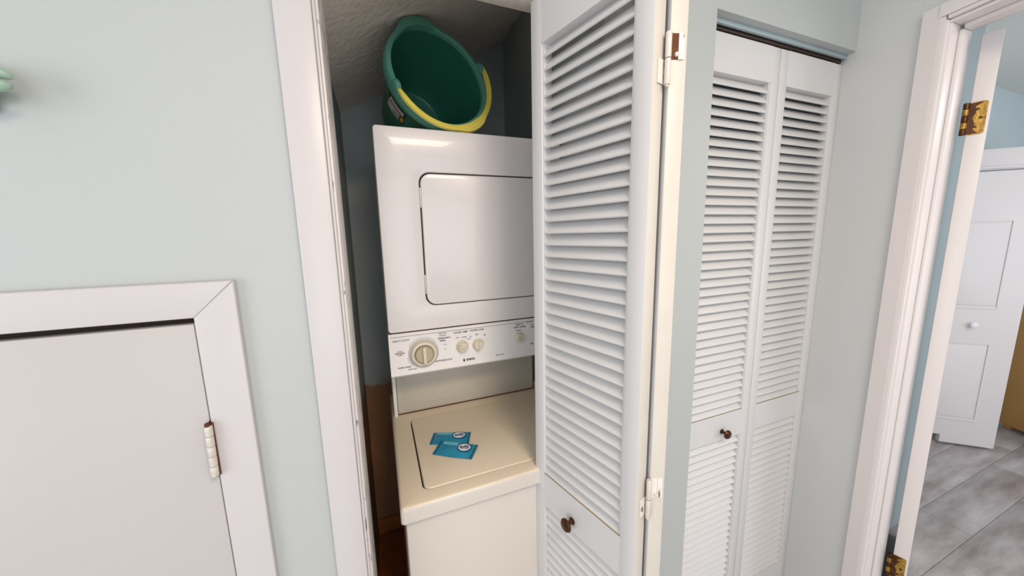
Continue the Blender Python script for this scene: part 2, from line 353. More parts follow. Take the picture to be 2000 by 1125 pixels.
def leaf(parent, loc, rotz):
    o = bpy.data.objects.new('door_leaf', FRAME); COL.objects.link(o); o.parent = parent; o.location = loc; o.rotation_euler = (0, 0, rotz)
    for z0, n, p in ((0.128, 24, PITCH_L), (0.872, 38, PITCH_U)):
        for k in range(n):
            s = bpy.data.objects.new('louver_slat', SLAT); COL.objects.link(s); s.parent = o
            s.location = (LW/2, LT/2+0.0010, z0+p*(k+0.5)); s.rotation_euler = (random.uniform(-0.02, 0.02), 0, 0)
    bm = bmesh.new(); add_box(bm, ST, LW-ST, -0.0003, 0.006, 0.8721, 0.8731); obj('dust_line', bm, M['knobdark'], o)
    return o
def knob(parent, x, z, m_, r=0.0155, name='knob', label=None, y=0.0):
    bm = bmesh.new(); prof = [(r*0.52, 0), (r*0.52, 0.0025), (r*0.34, 0.004), (r*0.30, 0.014), (r*0.55, 0.017), (r*0.95, 0.019), (r, 0.022), (r*0.82, 0.026), (r*0.4, 0.0275), (0.00001, 0.028)]
    add_lathe(bm, prof, Matrix.Translation((x, y, z)) @ Matrix.Rotation(PI/2, 4, 'X'), n=24)
    return obj(name, bm, m_, parent, 40, label)

# door_2: the half-open bifold of the laundry closet
Z2 = 0.0005
d2 = thing('door_2', 'white louvered bifold door standing folded open at the laundry closet', 'door', (0.370, 0.7375, Z2), kind='structure')
ua = Vector((0.2371, -0.9715)); ang = math.atan2(ua[1], ua[0])
la = leaf(d2, (-ua[0]*0.0355, -ua[1]*0.0355, 0), ang)
knob(la, 0.1395, 0.806-Z2, M['brassdark'], r=0.0165, label='small aged bronze knob')
# second leaf: apex at the hinge, running back to the right jamb
ub = Vector((0.262, 0.965)).normalized()
O = Vector((0.4975, 0.4600)); lb = leaf(d2, (O[0]-0.370, O[1]-0.7375, 0), math.atan2(ub[1], ub[0]))
# bifold hinges between the two leaves, built in room directions around the apex
def wedge_plate(p0, u, w_, z0, z1, nrm, th=0.0018, m_=None, name='hinge_leaf', par=None):
    bm = bmesh.new(); P = Vector(p0); U = Vector((u[0], u[1])).normalized(); Nn = Vector((nrm[0], nrm[1])).normalized()
    q = [P, P+U*w_, P+U*w_+Nn*th, P+Nn*th]; pts = [(v[0]-0.370, v[1]-0.7375) for v in q]
    add_prism(bm, pts, z0-Z2, z1-Z2); return obj(name, bm, m_ or M['chiphinge'], par or d2)
ya = Vector((0.9715, 0.2371)); cA = Vector((0.370, 0.7375))+ua*(LW-0.0355)          # apex corner of leaf A, front face
cAb = cA+ya*LT
yb = Vector((-ub[1], ub[0])); cBb = O+yb*LT                                        # apex corner of leaf B, back face
pv = (cAb+cBb)*0.5+Vector((-0.0035, -0.0060))
for (zt, zm, zb) in ((1.818, 1.779, 1.739), (1.020, 0.9775, 0.936)):
    bm = bmesh.new()
    for (a_, b_) in ((zb, zm-0.0008), (zm+0.0008, zt)):
        add_lathe(bm, [(0.0045, 0), (0.0050, 0.001), (0.0050, b_-a_-0.001), (0.0045, b_-a_)], Matrix.Translation((pv[0]-0.370, pv[1]-0.7375, a_-Z2)), n=12)
    add_lathe(bm, [(0.0028, -0.003), (0.0028, 0.0)], Matrix.Translation((pv[0]-0.370, pv[1]-0.7375, zb-Z2)), n=8)
    hh = obj('hinge', bm, M['steel'], d2, label='painted non-mortise hinge barrel')
    wedge_plate(cAb+ua*0.0005-ya*0.019, ya, 0.019, zb+0.003, zm, ua, m_=M['chiphinge'], par=hh)
    wedge_plate(cBb-yb*0.0245-ub*0.0003, -yb, -0.0245*0.42, zm, zt, -ub, m_=M['chiphinge'], par=hh)
    wedge_plate(cBb-yb*0.0140-ub*0.0002, -yb, -0.0140, zm, zt, -ub, th=0.0008, m_=M['brassdark'] if zt > 1.5 else M['chiphinge'], par=hh)
    sp = cBb-yb*0.011
    bm = bmesh.new(); add_lathe(bm, [(0.0038, 0), (0.0034, 0.003), (0.0005, 0.004)], Matrix.Translation((sp[0]-0.370-ub[0]*0.001, sp[1]-0.7375-ub[1]*0.001, zm+0.007-Z2)) @ Matrix.Rotation(math.atan2(-ub[1], -ub[0]), 4, 'Z') @ Matrix.Rotation(PI/2, 4, 'Y'), n=10)
    obj('screw', bm, M['cream'], hh)

# door_3: the closed louvered bifold on the right
d3 = thing('door_3', 'closed pair of white louvered bifold panels right of the folded one', 'door', (0.8565, 0.735, 0.020), kind='structure')
l1 = leaf(d3, (0, 0, 0), 0); l2 = leaf(d3, (LW+0.0015, 0, 0), 0)
knob(l1, 1.040-0.8565, 0.829-0.020, M['brassdark'], r=0.0155, label='small aged bronze knob')
t3 = thing('trim_3', 'pale blue lip and brown track above the closed bifold', 'trim', (1.165, 0.72, 2.04), kind='structure')
bm = bmesh.new(); add_box(bm, -0.312, 0.318, 0.0035, 0.0125, 0.008, 0.0198, bev=0.001); obj('header_lip', bm, M['header'], t3)
bm = bmesh.new(); add_box(bm, -0.312, 0.320, 0.020, 0.048, 0.004, 0.0198, bev=0.001); obj('bifold_track', bm, M['track'], t3, label='brown metal bifold track')

# ================================================================ DOORWAY ON THE RIGHT
def RW(pts): return [rw(t, o) for t, o in pts]     # (distance from corner, offset out of wall towards hall = negative)
t4 = thing('trim_4', 'white stepped casing and jamb of the doorway at the right', 'door frame', (0, 0, 0), kind='structure')
def rprism(name, pts, z0, z1, m_, bev=0.0015, label=None):
    bm = bmesh.new(); add_prism(bm, RW(pts), z0, z1, bev=bev); return obj(name, bm, m_, t4, 30, label)
ZH = 2.022
rprism('casing_board', [(0.166, -0.001), (0.166, -0.013), (0.2055, -0.014), (0.2055, -0.001)], 0, 2.074, M['trimr'])
rprism('casing_board', [(0.2057, -0.001), (0.2057, -0.0132), (0.2135, -0.0125), (0.2135, -0.001)], 0, 2.040, M['trimr'])
rprism('casing_bead', [(0.2137, -0.001), (0.2137, -0.0100), (0.2170, -0.0095), (0.2170, -0.001)], 0, 2.030, M['trimr'], bev=0.0012)
rprism('casing_board', [(0.2022, -0.001), (0.2022, -0.016), (1.05, -0.016), (1.05, -0.001)], 2.0405, 2.074, M['trimr'])
rprism('casing_board', [(0.2182, -0.001), (0.2182, -0.012), (1.03, -0.012), (1.03, -0.001)], 2.0305, 2.0402, M['trimr'])
bm = bmesh.new(); add_box(bm, 1.4305, 1.5480, 0.4832, 0.4908, 0, ZH-0.0005, bev=0.0012); obj('side_jamb', bm, M['trimr'], t4)
bm = bmesh.new(); add_box(bm, 1.4700, 1.5060, 0.4745, 0.4831, 0, ZH-0.012, bev=0.0025); obj('door_stop', bm, M['trimr'], t4)
bm = bmesh.new(); e = rw(0.98); add_prism(bm, [(1.4305, 0.4908), (e[0], e[1]), (e[0]+0.12, e[1]), (1.548, 0.4908)], ZH, 2.0302, bev=0.001); obj('head_jamb', bm, M['trimr'], t4)
bm = bmesh.new(); add_prism(bm, [(1.470, 0.474), (e[0]+0.04, e[1]), (e[0]+0.078, e[1]), (1.506, 0.474)], ZH-0.012, ZH-0.0005, bev=0.002); obj('door_stop', bm, M['trimr'], t4)

# the hinged door, swung open into the bedroom, seen by its edge
du = Vector((0.9632, 0.2688)).normalized(); da = math.atan2(du[1], du[0])
d4 = thing('door_4', 'white hinged door standing open into the bedroom, seen edge on', 'door', (1.558, 0.4680, 0.012), da, kind='structure')
box_obj('door_leaf', (0, 0.74, -0.0355, 0, 0, 1.996), M['trimr'], d4, bev=0.002)
for z in (1.737, 0.303):
    bm = bmesh.new(); add_prism(bm, rrect(-0.030, -0.0005, z, z+0.086, 0.006, 4), -0.0016, 0.0006, axis='x'); hp = obj('hinge_leaf', bm, M['brass'], d4, label='worn brass hinge plate')
    bm = bmesh.new(); add_prism(bm, [(0.003, z+0.002), (0.003, z+0.084), (-0.022, z+0.084), (-0.010, z+0.074), (-0.012, z+0.058), (-0.007, z+0.044), (-0.012, z+0.030), (-0.011, z+0.014), (-0.020, z+0.002)], -0.0022, -0.0012, axis='x'); obj('tarnish', bm, M['brassdark'], hp)
    for k in range(5):
        bm = bmesh.new(); add_lathe(bm, [(0.0052, 0), (0.0060, 0.001), (0.0060, 0.0155), (0.0052, 0.0165)], Matrix.Translation((-0.0050, 0.0060, z+0.001+k*0.0171)), n=12)
        obj('knuckle', bm, M['brassdark'] if k % 2 == 0 else M['brass'], hp)
    for zz, yy in ((0.020, -0.014), (0.043, -0.021), (0.066, -0.014)):
        bm = bmesh.new(); add_lathe(bm, [(0.0035, 0), (0.0030, 0.0012), (0.00001, 0.0016)], Matrix.Translation((-0.0016, yy, z+zz)) @ Matrix.Rotation(-PI/2, 4, 'Y'), n=10); obj('screw', bm, M['brassdark'], hp)

# ================================================================ BEDROOM BEYOND
fl = thing('floor_bedroom', 'grey wood-look planks on the bedroom floor beyond the doorway', 'floor', (1.50, -0.2, 0), kind='structure')
PL, PW = 0.92, 0.178
pang = 0.0
PMs = []
for v in range(3):
    bm = bmesh.new(); add_box(bm, -PL/2+0.0008, PL/2-0.0008, -PW/2+0.0008, PW/2-0.0008, -0.008, 0, bev=0.0009); finish(bm, 30)
    me = bpy.data.meshes.new('floor_plank'); bm.to_mesh(me); bm.free(); me.materials.append(M['plank']); PMs.append(me)
ca, sa = math.cos(pang), math.sin(pang)
for i in range(-14, 26):
    for j in range(-5, 8):
        lx = (j+0.70+((i*0.37) % 1.0))*PL; ly = i*PW
        X = 1.5+lx; Y = ly+0.629
        if 1.75 < X < 5.2 and -0.75 < Y < 1.45:
            p = bpy.data.objects.new('floor_plank', PMs[(i+j) % 3]); COL.objects.link(p); p.parent = fl; p.location = (X-1.5, Y+0.2, -0.0006); p.rotation_euler = (0, 0, pang)
bm = bmesh.new(); add_box(bm, 1.50, 6.4, -1.9, 1.9, -0.04, -0.0085); struct('floor_bedroom', bm, M['hallfloor'], label='subfloor under the bedroom planks')
bm = bmesh.new(); add_box(bm, 1.655, 6.4, 1.112, 1.20, 0, CEIL); struct('wall_bedroom', bm, M['roomwall'], label='blue bedroom wall behind the white closet front')
bm = bmesh.new(); add_box(bm, 2.283, 2.400, 0.715, 1.1118, 0, CEIL); struct('wall_bedroom', bm, M['header'], label='short blue wall return behind the open hinged door')  # darkened copy of the room's blue, dims the strip beside the door
bm = bmesh.new(); add_box(bm, 5.6, 5.68, -1.9, 1.112, 0, CEIL); struct('wall_bedroom', bm, M['roomwall'], label='far blue bedroom wall')
bm = bmesh.new(); add_box(bm, 1.60, 6.4, -1.9, 1.20, CEIL, CEIL+0.03); struct('ceiling_bedroom', bm, M['ceil'])
bm = bmesh.new(); add_box(bm, 1.432, 1.700, -0.45, 0.482, -0.008, 0.004, bev=0.002); struct('trim_6', bm, M['track'], label='low threshold strip in the doorway')
# angled closet front
gx, gy = 3.548, 0.949; gd = Vector((0.198, -0.180)); gl = gd.length; gd.normalize(); ga = math.atan2(gd[1], gd[0])
t5 = thing('trim_5', 'white head casing over the angled bedroom closet', 'trim', (gx, gy, 0), ga, kind='structure')
bm = bmesh.new(); add_box(bm, -0.115, 0.60, 0.004, 0.055, 1.835, 1.962, bev=0.003); obj('casing_board', bm, M['door2'], t5)
bm = bmesh.new(); add_box(bm, -0.115, 0.60, -0.006, 0.0035, 1.842, 1.858, bev=0.003); obj('casing_bead', bm, M['door2'], t5)
bm = bmesh.new(); add_box(bm, 0.540, 0.600, 0.004, 0.055, 0, 1.8345, bev=0.003); obj('casing_board', bm, M['door2'], t5)
d5 = thing('door_5', 'white raised-panel closet door with a small white knob in the bedroom', 'door', (gx, gy, 0), ga, kind='structure')
bm = bmesh.new(); x0, x1, th = -0.160, gl, 0.032
add_prism(bm, [(x0, 0.070), (0.0, 0.070), (0.0, 0.016), (x1, 0.016), (x1, 1.828), (x0, 1.828)], 0.0, th, axis='y', bev=0.0015)
lf = obj('door_leaf', bm, M['door2'], d5)
def raised(z0, z1):
    xa, xb = -0.125, 0.160
    bm = bmesh.new()
    add_ring(bm, rrect(xa, xb, z0, z1, 0.004, 2), rrect(xa+0.012, xb-0.012, z0+0.012, z1-0.012, 0.003, 2), -0.0045, 0.0003)
    o_ = obj('panel_moulding', bm, M['door2'], lf, 20)
    bm = bmesh.new(); add_prism(bm, rrect(xa+0.022, xb-0.022, z0+0.022, z1-0.022, 0.003, 2), -0.005, 0.0003, axis='y', bev=0.003, bevcap=0); obj('raised_panel', bm, M['door2'], lf)
raised(0.190, 0.742); raised(0.966, 1.537)
knob(lf, 0.055, 0.858, M['white'], r=0.020, label='small white round knob')
# dresser
dr = thing('dresser', 'honey-coloured wooden dresser at the right edge, past the white closet door', 'dresser', (4.27, 0.88, 0), math.atan2(-0.86, -0.51))
# local x runs along the visible side, local -y... depth goes to +y side away from the viewer
bm = bmesh.new(); add_box(bm, 0, 0.55, 0.0, 0.42, 0.035, 0.985, bev=0.003); obj('cabinet', bm, M['dresser'], dr)
bm = bmesh.new(); add_box(bm, -0.012, 0.562, -0.012, 0.43, 0.986, 1.010, bev=0.004); obj('dresser_top', bm, M['dresser'], dr)
for x, y in ((0.03, 0.04), (0.50, 0.04), (0.03, 0.37), (0.50, 0.37)):
    bm = bmesh.new(); add_box(bm, x-0.025, x+0.02, y-0.02, y+0.02, 0, 0.0345, bev=0.002); obj('foot', bm, M['dresser'], dr)

# ================================================================ STACKED WASHER AND DRYER
wd = thing('stacked_washer_dryer', 'white stacked washer and dryer inside the open laundry closet', 'washer dryer', (0.317, 0.78, 0))
ox, oy = 0.317, 0.78
X0, X1 = 0.0145-ox, 0.6225-ox
YD = 1.100-oy                                   # dryer front
# dryer cabinet: body, front skin with a door opening
ZB, ZT = 1.2045, 1.822
bm = bmesh.new(); add_box(bm, X0, X1, YD+0.0155, 1.655-oy, ZB, ZT, bev=0.004); dryer = obj('dryer_cabinet', bm, M['enamel'], wd)
dl, drr, db, dt = 0.1345-ox, 0.560-ox, 1.281, 1.697
bm = bmesh.new()
N_ = 8
outer = rrect(X0, X1, ZB, ZT, 0.010, N_); inner = rrect(dl, drr, db, dt, 0.034, N_)
add_ring(bm, outer, inner, YD, YD+0.015)
es = [e for e in bm.edges if all(abs(v.co.y-YD) < 1e-6 for v in e.verts) and len(e.link_faces) == 2 and e.calc_face_angle(0) > 1.0]
bmesh.ops.bevel(bm, geom=es, offset=0.003, segments=3, affect='EDGES', profile=0.5)
fr = obj('front_panel', bm, M['enamel'], dryer, 35)
bm = bmesh.new(); add_prism(bm, rrect(dl-0.004, drr+0.004, db-0.004, dt+0.004, 0.034, N_), YD+0.0125, YD+0.0150, axis='y'); obj('door_seal', bm, M['gap'], dryer, label='dark gap behind the dryer door')
bm = bmesh.new(); add_prism(bm, rrect(dl+0.0042, drr-0.0035, db+0.0035, dt-0.0045, 0.031, N_), YD-0.002, YD+0.012, axis='y', bev=0.0035, bevcap=0); dd = obj('dryer_door', bm, M['enamel'], dryer, 35)
for z0, z1 in ((1.590, 1.650), (1.322, 1.382)):
    bm = bmesh.new()
    add_box(bm, dl-0.0005, dl+0.0048, YD-0.0030, YD+0.004, z0, z1, bev=0.0008)
    add_box(bm, dl+0.0005, dl+0.0038, YD-0.0042, YD-0.0028, z0+0.012, z0+0.030); obj('door_hinge', bm, M['steel'], dryer, label='small grey metal dryer door hinge')
# small white repair dot on the cabinet front
bm = bmesh.new(); add_prism(bm, [(0.0525-ox+0.0035*math.cos(2*PI*k/10), 1.4935+0.0018*math.sin(2*PI*k/10)) for k in range(10)], YD-0.0004, YD+0.0002, axis='y'); obj('paint_dot', bm, M['white'], dryer)
# console
YP = YD-0.008
bm = bmesh.new(); prof = [(YP+0.004, 1.2015), (YP, 1.196), (YP, 1.079), (YP-0.005, 1.0675), (YP, 1.0620), (YP+0.03, 1.0600), (YD+0.112, 1.0600), (YD+0.112, 1.2015)]
add_prism(bm, prof, X0-0.002, X1+0.002, axis='x'); cp = obj('control_panel', bm, M['panel'], wd, 25)
bm = bmesh.new(); add_box(bm, X0, X1, YD+0.002, YD+0.10, 1.2016, 1.2044); obj('seam', bm, M['gap'], wd)
bm = bmesh.new(); add_box(bm, X0+0.003, X1-0.003, YP-0.0006, YP+0.001, 1.1920, 1.1932); obj('groove', bm, M['ink'], cp)
def dial(x, z, r1, r2, h, m_, name, rib_ang=None, ring=True, rib_m=None):
    x = x-ox; yf = YP
    bm = bmesh.new(); T = Matrix.Translation((x, yf+0.0008, z)) @ Matrix.Rotation(PI/2, 4, 'X')
    add_lathe(bm, [(r1, 0), (r1, h*0.18), (r1*0.93, h*0.30), (r2*1.06, h*0.42), (r2, h*0.55), (r2*0.97, h*0.90), (r2*0.88, h), (0.00001, h)], T, n=40)
    k_ = obj(name, bm, m_, cp, 30)
    if rib_ang is not None:
        bm = bmesh.new(); add_box(bm, -r2*0.17, r2*0.17, -r2*0.95, r2*0.95, h, h+r2*0.45, bev=r2*0.06, mat4=T @ Matrix.Rotation(rib_ang, 4, 'Z')); obj('grip', bm, rib_m or m_, k_)
    return k_
# large timer dial: grey skirt, cream ring, dark groove and inner knob
x, z = 0.1165, 1.1300
bm = bmesh.new(); T = Matrix.Translation((x-ox, YP+0.0008, z)) @ Matrix.Rotation(PI/2, 4, 'X')
add_lathe(bm, [(0.0480, 0), (0.0480, 0.0030), (0.0455, 0.0045), (0.00001, 0.0045)], T, n=48); obj('dial_skirt', bm, M['knobring'], cp)
bm = bmesh.new(); add_lathe(bm, [(0.0415, 0.004), (0.0412, 0.012), (0.0385, 0.017), (0.0320, 0.0185), (0.0300, 0.016), (0.00001, 0.016)], T, n=48); tk = obj('timer_dial', bm, M['knob'], cp)
bm = bmesh.new(); add_lathe(bm, [(0.0305, 0.0160), (0.0305, 0.0176), (0.0285, 0.0176), (0.00001, 0.0176)], T, n=40); obj('dial_groove', bm, M['knobdark'], tk)
bm = bmesh.new(); add_lathe(bm, [(0.0275, 0.0170), (0.0272, 0.0220), (0.0255, 0.0232), (0.00001, 0.0225)], T, n=40); obj('dial_face', bm, M['face'], tk)
bm = bmesh.new(); add_box(bm, -0.0055, 0.0055, -0.0268, 0.0262, 0.0225, 0.0330, bev=0.0020, mat4=T); obj('grip', bm, M['knob'], tk)
dial(0.2430, 1.1350, 0.0215, 0.0165, 0.018, M['knob'], 'water_temperature_dial', rib_ang=math.radians(66))
dial(0.2985, 1.1345, 0.0205, 0.0165, 0.018, M['knob'], 'water_level_dial', rib_ang=math.radians(-3))
k4 = dial(0.4490, 1.1385, 0.0190, 0.0150, 0.020, M['knob'], 'start_button')
bm = bmesh.new(); add_lathe(bm, [(0.0095, 0.0200), (0.0090, 0.0212), (0.00001, 0.0214)], Matrix.Translation((0.4490-ox, YP+0.0008, 1.1385)) @ Matrix.Rotation(PI/2, 4, 'X'), n=24); obj('button_face', bm, M['almond'], k4)
yt = YP-0.0002
def T_(s, size, x, z, m_=M['ink'], sx=1.0, bold=0.00018): return text(s, size, (x-ox, yt, z), m_, cp, sx=sx, bold=bold)
T_('HEAVY DUTY', 0.0085, 0.0490, 1.1795); T_('SOAK', 0.0055, 0.0435, 1.1445); T_('PREWASH', 0.0065, 0.0435, 1.1385, M['black']); T_('6 MIN', 0.0055, 0.0435, 1.1325)
T_('SUPER WASH', 0.0068, 0.0545, 1.0905, M['black']); T_('REGULAR', 0.0062, 0.0785, 1.0815)
T_('COTTON', 0.0060, 0.1805, 1.1875); T_('STURDY', 0.0060, 0.1805, 1.1800); T_('PERMANENT', 0.0075, 0.1850, 1.1710, M['black']); T_('PRESS', 0.0075, 0.1790, 1.1625, M['black'])
T_('10 -', 0.0065, 0.1870, 1.1490); T_('6 -', 0.0065, 0.1870, 1.1330); T_('KNITS/DELICATE', 0.0075, 0.1790, 1.0955, M['black'])
T_('WATER TEMP', 0.0080, 0.2400, 1.1835, M['black']); T_('WATER LEVEL', 0.0080, 0.2970, 1.1845, M['black'])
T_('HOT', 0.0055, 0.2290, 1.1660); T_('WARM', 0.0055, 0.2510, 1.1655); T_('COLD', 0.0050, 0.2670, 1.1570); T_('LO', 0.0060, 0.2740, 1.1640); T_('MED', 0.0060, 0.2960, 1.1690); T_('HI', 0.0065, 0.3230, 1.1640, M['black'])
T_('PUSH TO', 0.0075, 0.4540, 1.1850, M['black']); T_('START DRYER', 0.0075, 0.4540, 1.1755, M['black']); T_('FABRIC', 0.0065, 0.4500, 1.1640)
T_('HEAVY DUTY', 0.0052, 0.3770, 1.0845)
T_('AUTO', 0.0075, 0.4930, 1.1900, M['black']); T_('DRY', 0.0070, 0.5050, 1.1790); T_('TIMED', 0.0070, 0.5060, 1.1700); T_('AIR', 0.0075, 0.5010, 1.1080, M['black'])
T_('KENMORE', 0.0105, 0.2700, 1.0850, M['black'], sx=0.62, bold=0.0004)
bm = bmesh.new(); add_box(bm, 0.2450-ox, 0.2505-ox, yt-0.0002, yt+0.0004, 1.0800, 1.0895); obj('logo_block', bm, M['black'], cp)
for r_, a0, a1 in ((0.0515, 35, 150), (0.0515, 190, 230)):
    bm = bmesh.new(); n = 24; 
    for k in range(n):
        aa, ab = math.radians(a0+(a1-a0)*k/n), math.radians(a0+(a1-a0)*(k+1)/n)
        q = [(0.1165-ox+rr*math.cos(t_), 1.130+rr*math.sin(t_)) for rr, t_ in ((r_, aa), (r_, ab), (r_+0.0010, ab), (r_+0.0010, aa))]
        bm.faces.new([bm.verts.new((u, yt, v)) for u, v in q])
    obj('printed_arc', bm, M['ink'], cp)
# back splash between console and deck, with side supports
ZDK = 0.872
box_obj('splash_panel', (0.0285-ox, 0.558-ox, 1.214-oy, 1.222-oy, ZDK-0.002, 1.0595), M['almond'], wd, bev=0.001)
bm = bmesh.new(); add_ring(bm, rrect(0.055-ox, 0.532-ox, 0.900, 1.040, 0.02, 5), rrect(0.0565-ox, 0.5305-ox, 0.9015, 1.0385, 0.0185, 5), 1.2128-oy, 1.2145-oy); obj('embossed_line', bm, M['almond'], wd)
box_obj('side_support', (X0, 0.0265-ox, 1.200-oy, 1.640-oy, ZDK, 1.0598), M['panel'], wd, bev=0.002)
box_obj('side_support', (0.590-ox, X1, 1.200-oy, 1.640-oy, ZDK, 1.0598), M['panel'], wd, bev=0.002)
box_obj('rusty_seam', (0.0270-ox, 0.560-ox, 1.2105-oy, 1.2138-oy, ZDK, ZDK+0.0028), M['rust'], wd)
bm = bmesh.new(); add_lathe(bm, [(0.013, 0), (0.0135, 0.028), (0.009, 0.034), (0.00001, 0.035)], Matrix.Translation((0.575-ox, 1.205-oy, ZDK+0.001)), n=20); obj('bleach_cap', bm, M['deck'], wd)
# washer top deck with lid opening
bm = bmesh.new(); d_out = rrect(X0-0.010, X1+0.006, 0.755-oy, 1.40-oy, 0.010, N_)
l_in = rrect(0.0625-ox, 0.560-ox, 0.798-oy, 1.160-oy, 0.020, N_)
add_ring(bm, d_out, l_in, ZDK, ZDK-0.040, axis='z')
es = [e for e in bm.edges if all(abs(v.co.z-ZDK) < 1e-6 for v in e.verts) and len(e.link_faces) == 2 and e.calc_face_angle(0) > 1.0 and e.verts[0].co.y < 1.41-oy and min(abs(e.verts[0].co.y-(0.755-oy)), abs(e.verts[0].co.x-(X0-0.010)), abs(e.verts[0].co.x-(X1+0.006))) < 0.011]
bmesh.ops.bevel(bm, geom=es, offset=0.010, segments=4, affect='EDGES', profile=0.5)
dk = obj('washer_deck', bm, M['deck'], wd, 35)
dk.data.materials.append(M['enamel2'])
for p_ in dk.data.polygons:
    if p_.normal.z < 0.75: p_.material_index = 1  # upward faces stay beige, the others take the white enamel
bm = bmesh.new(); add_prism(bm, rrect(0.058-ox, 0.565-ox, 0.794-oy, 1.165-oy, 0.02, N_), ZDK-0.030, ZDK-0.012); obj('lid_well', bm, M['gap'], dk)
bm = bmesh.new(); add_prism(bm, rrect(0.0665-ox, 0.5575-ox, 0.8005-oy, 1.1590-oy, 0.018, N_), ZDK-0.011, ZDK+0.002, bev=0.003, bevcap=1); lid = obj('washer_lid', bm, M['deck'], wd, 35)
# front skirt and cabinet
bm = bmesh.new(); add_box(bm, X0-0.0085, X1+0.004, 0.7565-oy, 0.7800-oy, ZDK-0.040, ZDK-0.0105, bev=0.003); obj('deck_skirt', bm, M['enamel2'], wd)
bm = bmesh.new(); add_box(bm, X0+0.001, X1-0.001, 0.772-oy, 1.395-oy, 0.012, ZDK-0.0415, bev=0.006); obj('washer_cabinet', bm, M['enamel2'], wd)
for x in (X0+0.05, X1-0.05):
    for y in (0.82-oy, 1.34-oy):
        bm = bmesh.new(); add_lathe(bm, [(0.018, 0), (0.018, 0.008), (0.008, 0.0118)], Matrix.Translation((x, y, 0)), n=16); obj('foot', bm, M['gap'], wd)

# ================================================================ BUCKET
C = Vector((0.2265, 1.1488, 1.9950)); Nn = Vector((0.2428, -0.9413, 0.2347)).normalized()
U = Vector((0, 0, 1)).cross(Nn).normalized(); V = Nn.cross(U)
H = 0.27
Bm = Matrix.Identity(4)
base = C-Nn*H
for i in range(3):
    Bm[i][0] = U[i]; Bm[i][1] = V[i]; Bm[i][2] = Nn[i]; Bm[i][3] = base[i]
bk = bpy.data.objects.new('bucket', None); COL.objects.link(bk); bk.matrix_world = Bm; bk.empty_display_size = 0.1
bk['label'] = 'green plastic bucket with a yellow handle lying on its side on top of the dryer'; bk['category'] = 'bucket'
def sp(a):                                            # pouring spout and the two ears, as bumps of the rim
    d = math.degrees(a)
    def g(c, w_):
        x_ = (d-c+180) % 360-180; return math.exp(-(x_/w_)**4)
    return g(111, 21)
def bodymod(a, r, z): return 0.010*sp(a)*max(0, (z-0.20)/0.07) if z > 0.20 else 0
bm = bmesh.new()
rb = lambda h: 0.112+0.046*h/H
prof = [(0.00001, 0.0), (0.106, 0.0), (0.112, 0.006)]+[(rb(h), h) for h in (0.03, 0.07, 0.11, 0.15, 0.19, 0.215, 0.24, 0.262)]
prof += [(rb(0.268)-0.0032, 0.268)]+[(rb(h)-0.0035, h) for h in (0.25, 0.23, 0.20, 0.15, 0.10, 0.05, 0.012)]+[(0.102, 0.005), (0.00001, 0.005)]
add_lathe(bm, prof, n=72, mod=bodymod)
bmesh.ops.remove_doubles(bm, verts=list(bm.verts), dist=0.00004)
obj('body', bm, M['bucket'], bk, 50)
def rimmod(a, r, z): return 0.018*sp(a)
bm = bmesh.new(); sec = [(0.153, 0.236), (0.1655, 0.234), (0.1685, 0.238), (0.1685, 0.262), (0.1655, 0.2700), (0.1535, 0.2735), (0.1510, 0.270), (0.1515, 0.255)]
n = 96; rings = []
for k in range(n):
    a = 2*PI*k/n; q = []
    for r, z in sec:
        rr = r+(rimmod(a, r, z) if r > 0.1532 else 0.006*sp(a)); q.append(bm.verts.new((rr*math.cos(a), rr*math.sin(a), z+0.004*sp(a)*(1 if z > 0.255 else 0))))
    rings.append(q)
for k in range(n):
    for i in range(len(sec)): bm.faces.new((rings[k][i], rings[(k+1) % n][i], rings[(k+1) % n][(i+1) % len(sec)], rings[k][(i+1) % len(sec)]))
obj('rim', bm, M['rimgreen'], bk, 50)
# ears
for ad in (-156, 24):
    a = math.radians(ad); bm = bmesh.new()
    add_prism(bm, [(0.0165*math.cos(t_)*(1), 0.016*math.sin(t_)) for t_ in [2*PI*k/16 for k in range(16)]], -0.006, 0.009, axis='x', bev=0.002)
    Tm = Matrix.Rotation(a, 4, 'Z') @ Matrix.Translation((0.161, 0, 0.272))
    for v in bm.verts: v.co = Tm @ v.co
    obj('handle_ear', bm, M['rimgreen'], bk, 40)
# yellow bail handle lying along the lower rim
path = []
for k in range(61):
    f_ = k/60; ad = -154+178*f_; a = math.radians(ad)
    grip = math.exp(-((ad+58)/17)**4)
    rr = 0.1625+0.012*f_+0.004*grip
    p = Vector((rr*math.cos(a)-0.001, rr*math.sin(a), 0.2765))
    u_ = Vector((math.cos(a), math.sin(a), 0)); tap = min(1, 0.45+min(f_, 1-f_)*9)
    path.append((p, u_, Vector((0, 0, 1)), (0.0085*(1+0.75*grip))*tap, 0.0060))
sec = [(-1, -0.5), (-0.9, 0.55), (-0.55, 0.55), (-0.5, 0.2), (0.4, 0.35), (0.5, 1.0), (0.9, 0.9), (1, -0.6)]
bm = bmesh.new(); add_sweep(bm, path, sec); obj('handle', bm, M['yellow'], bk, 35)
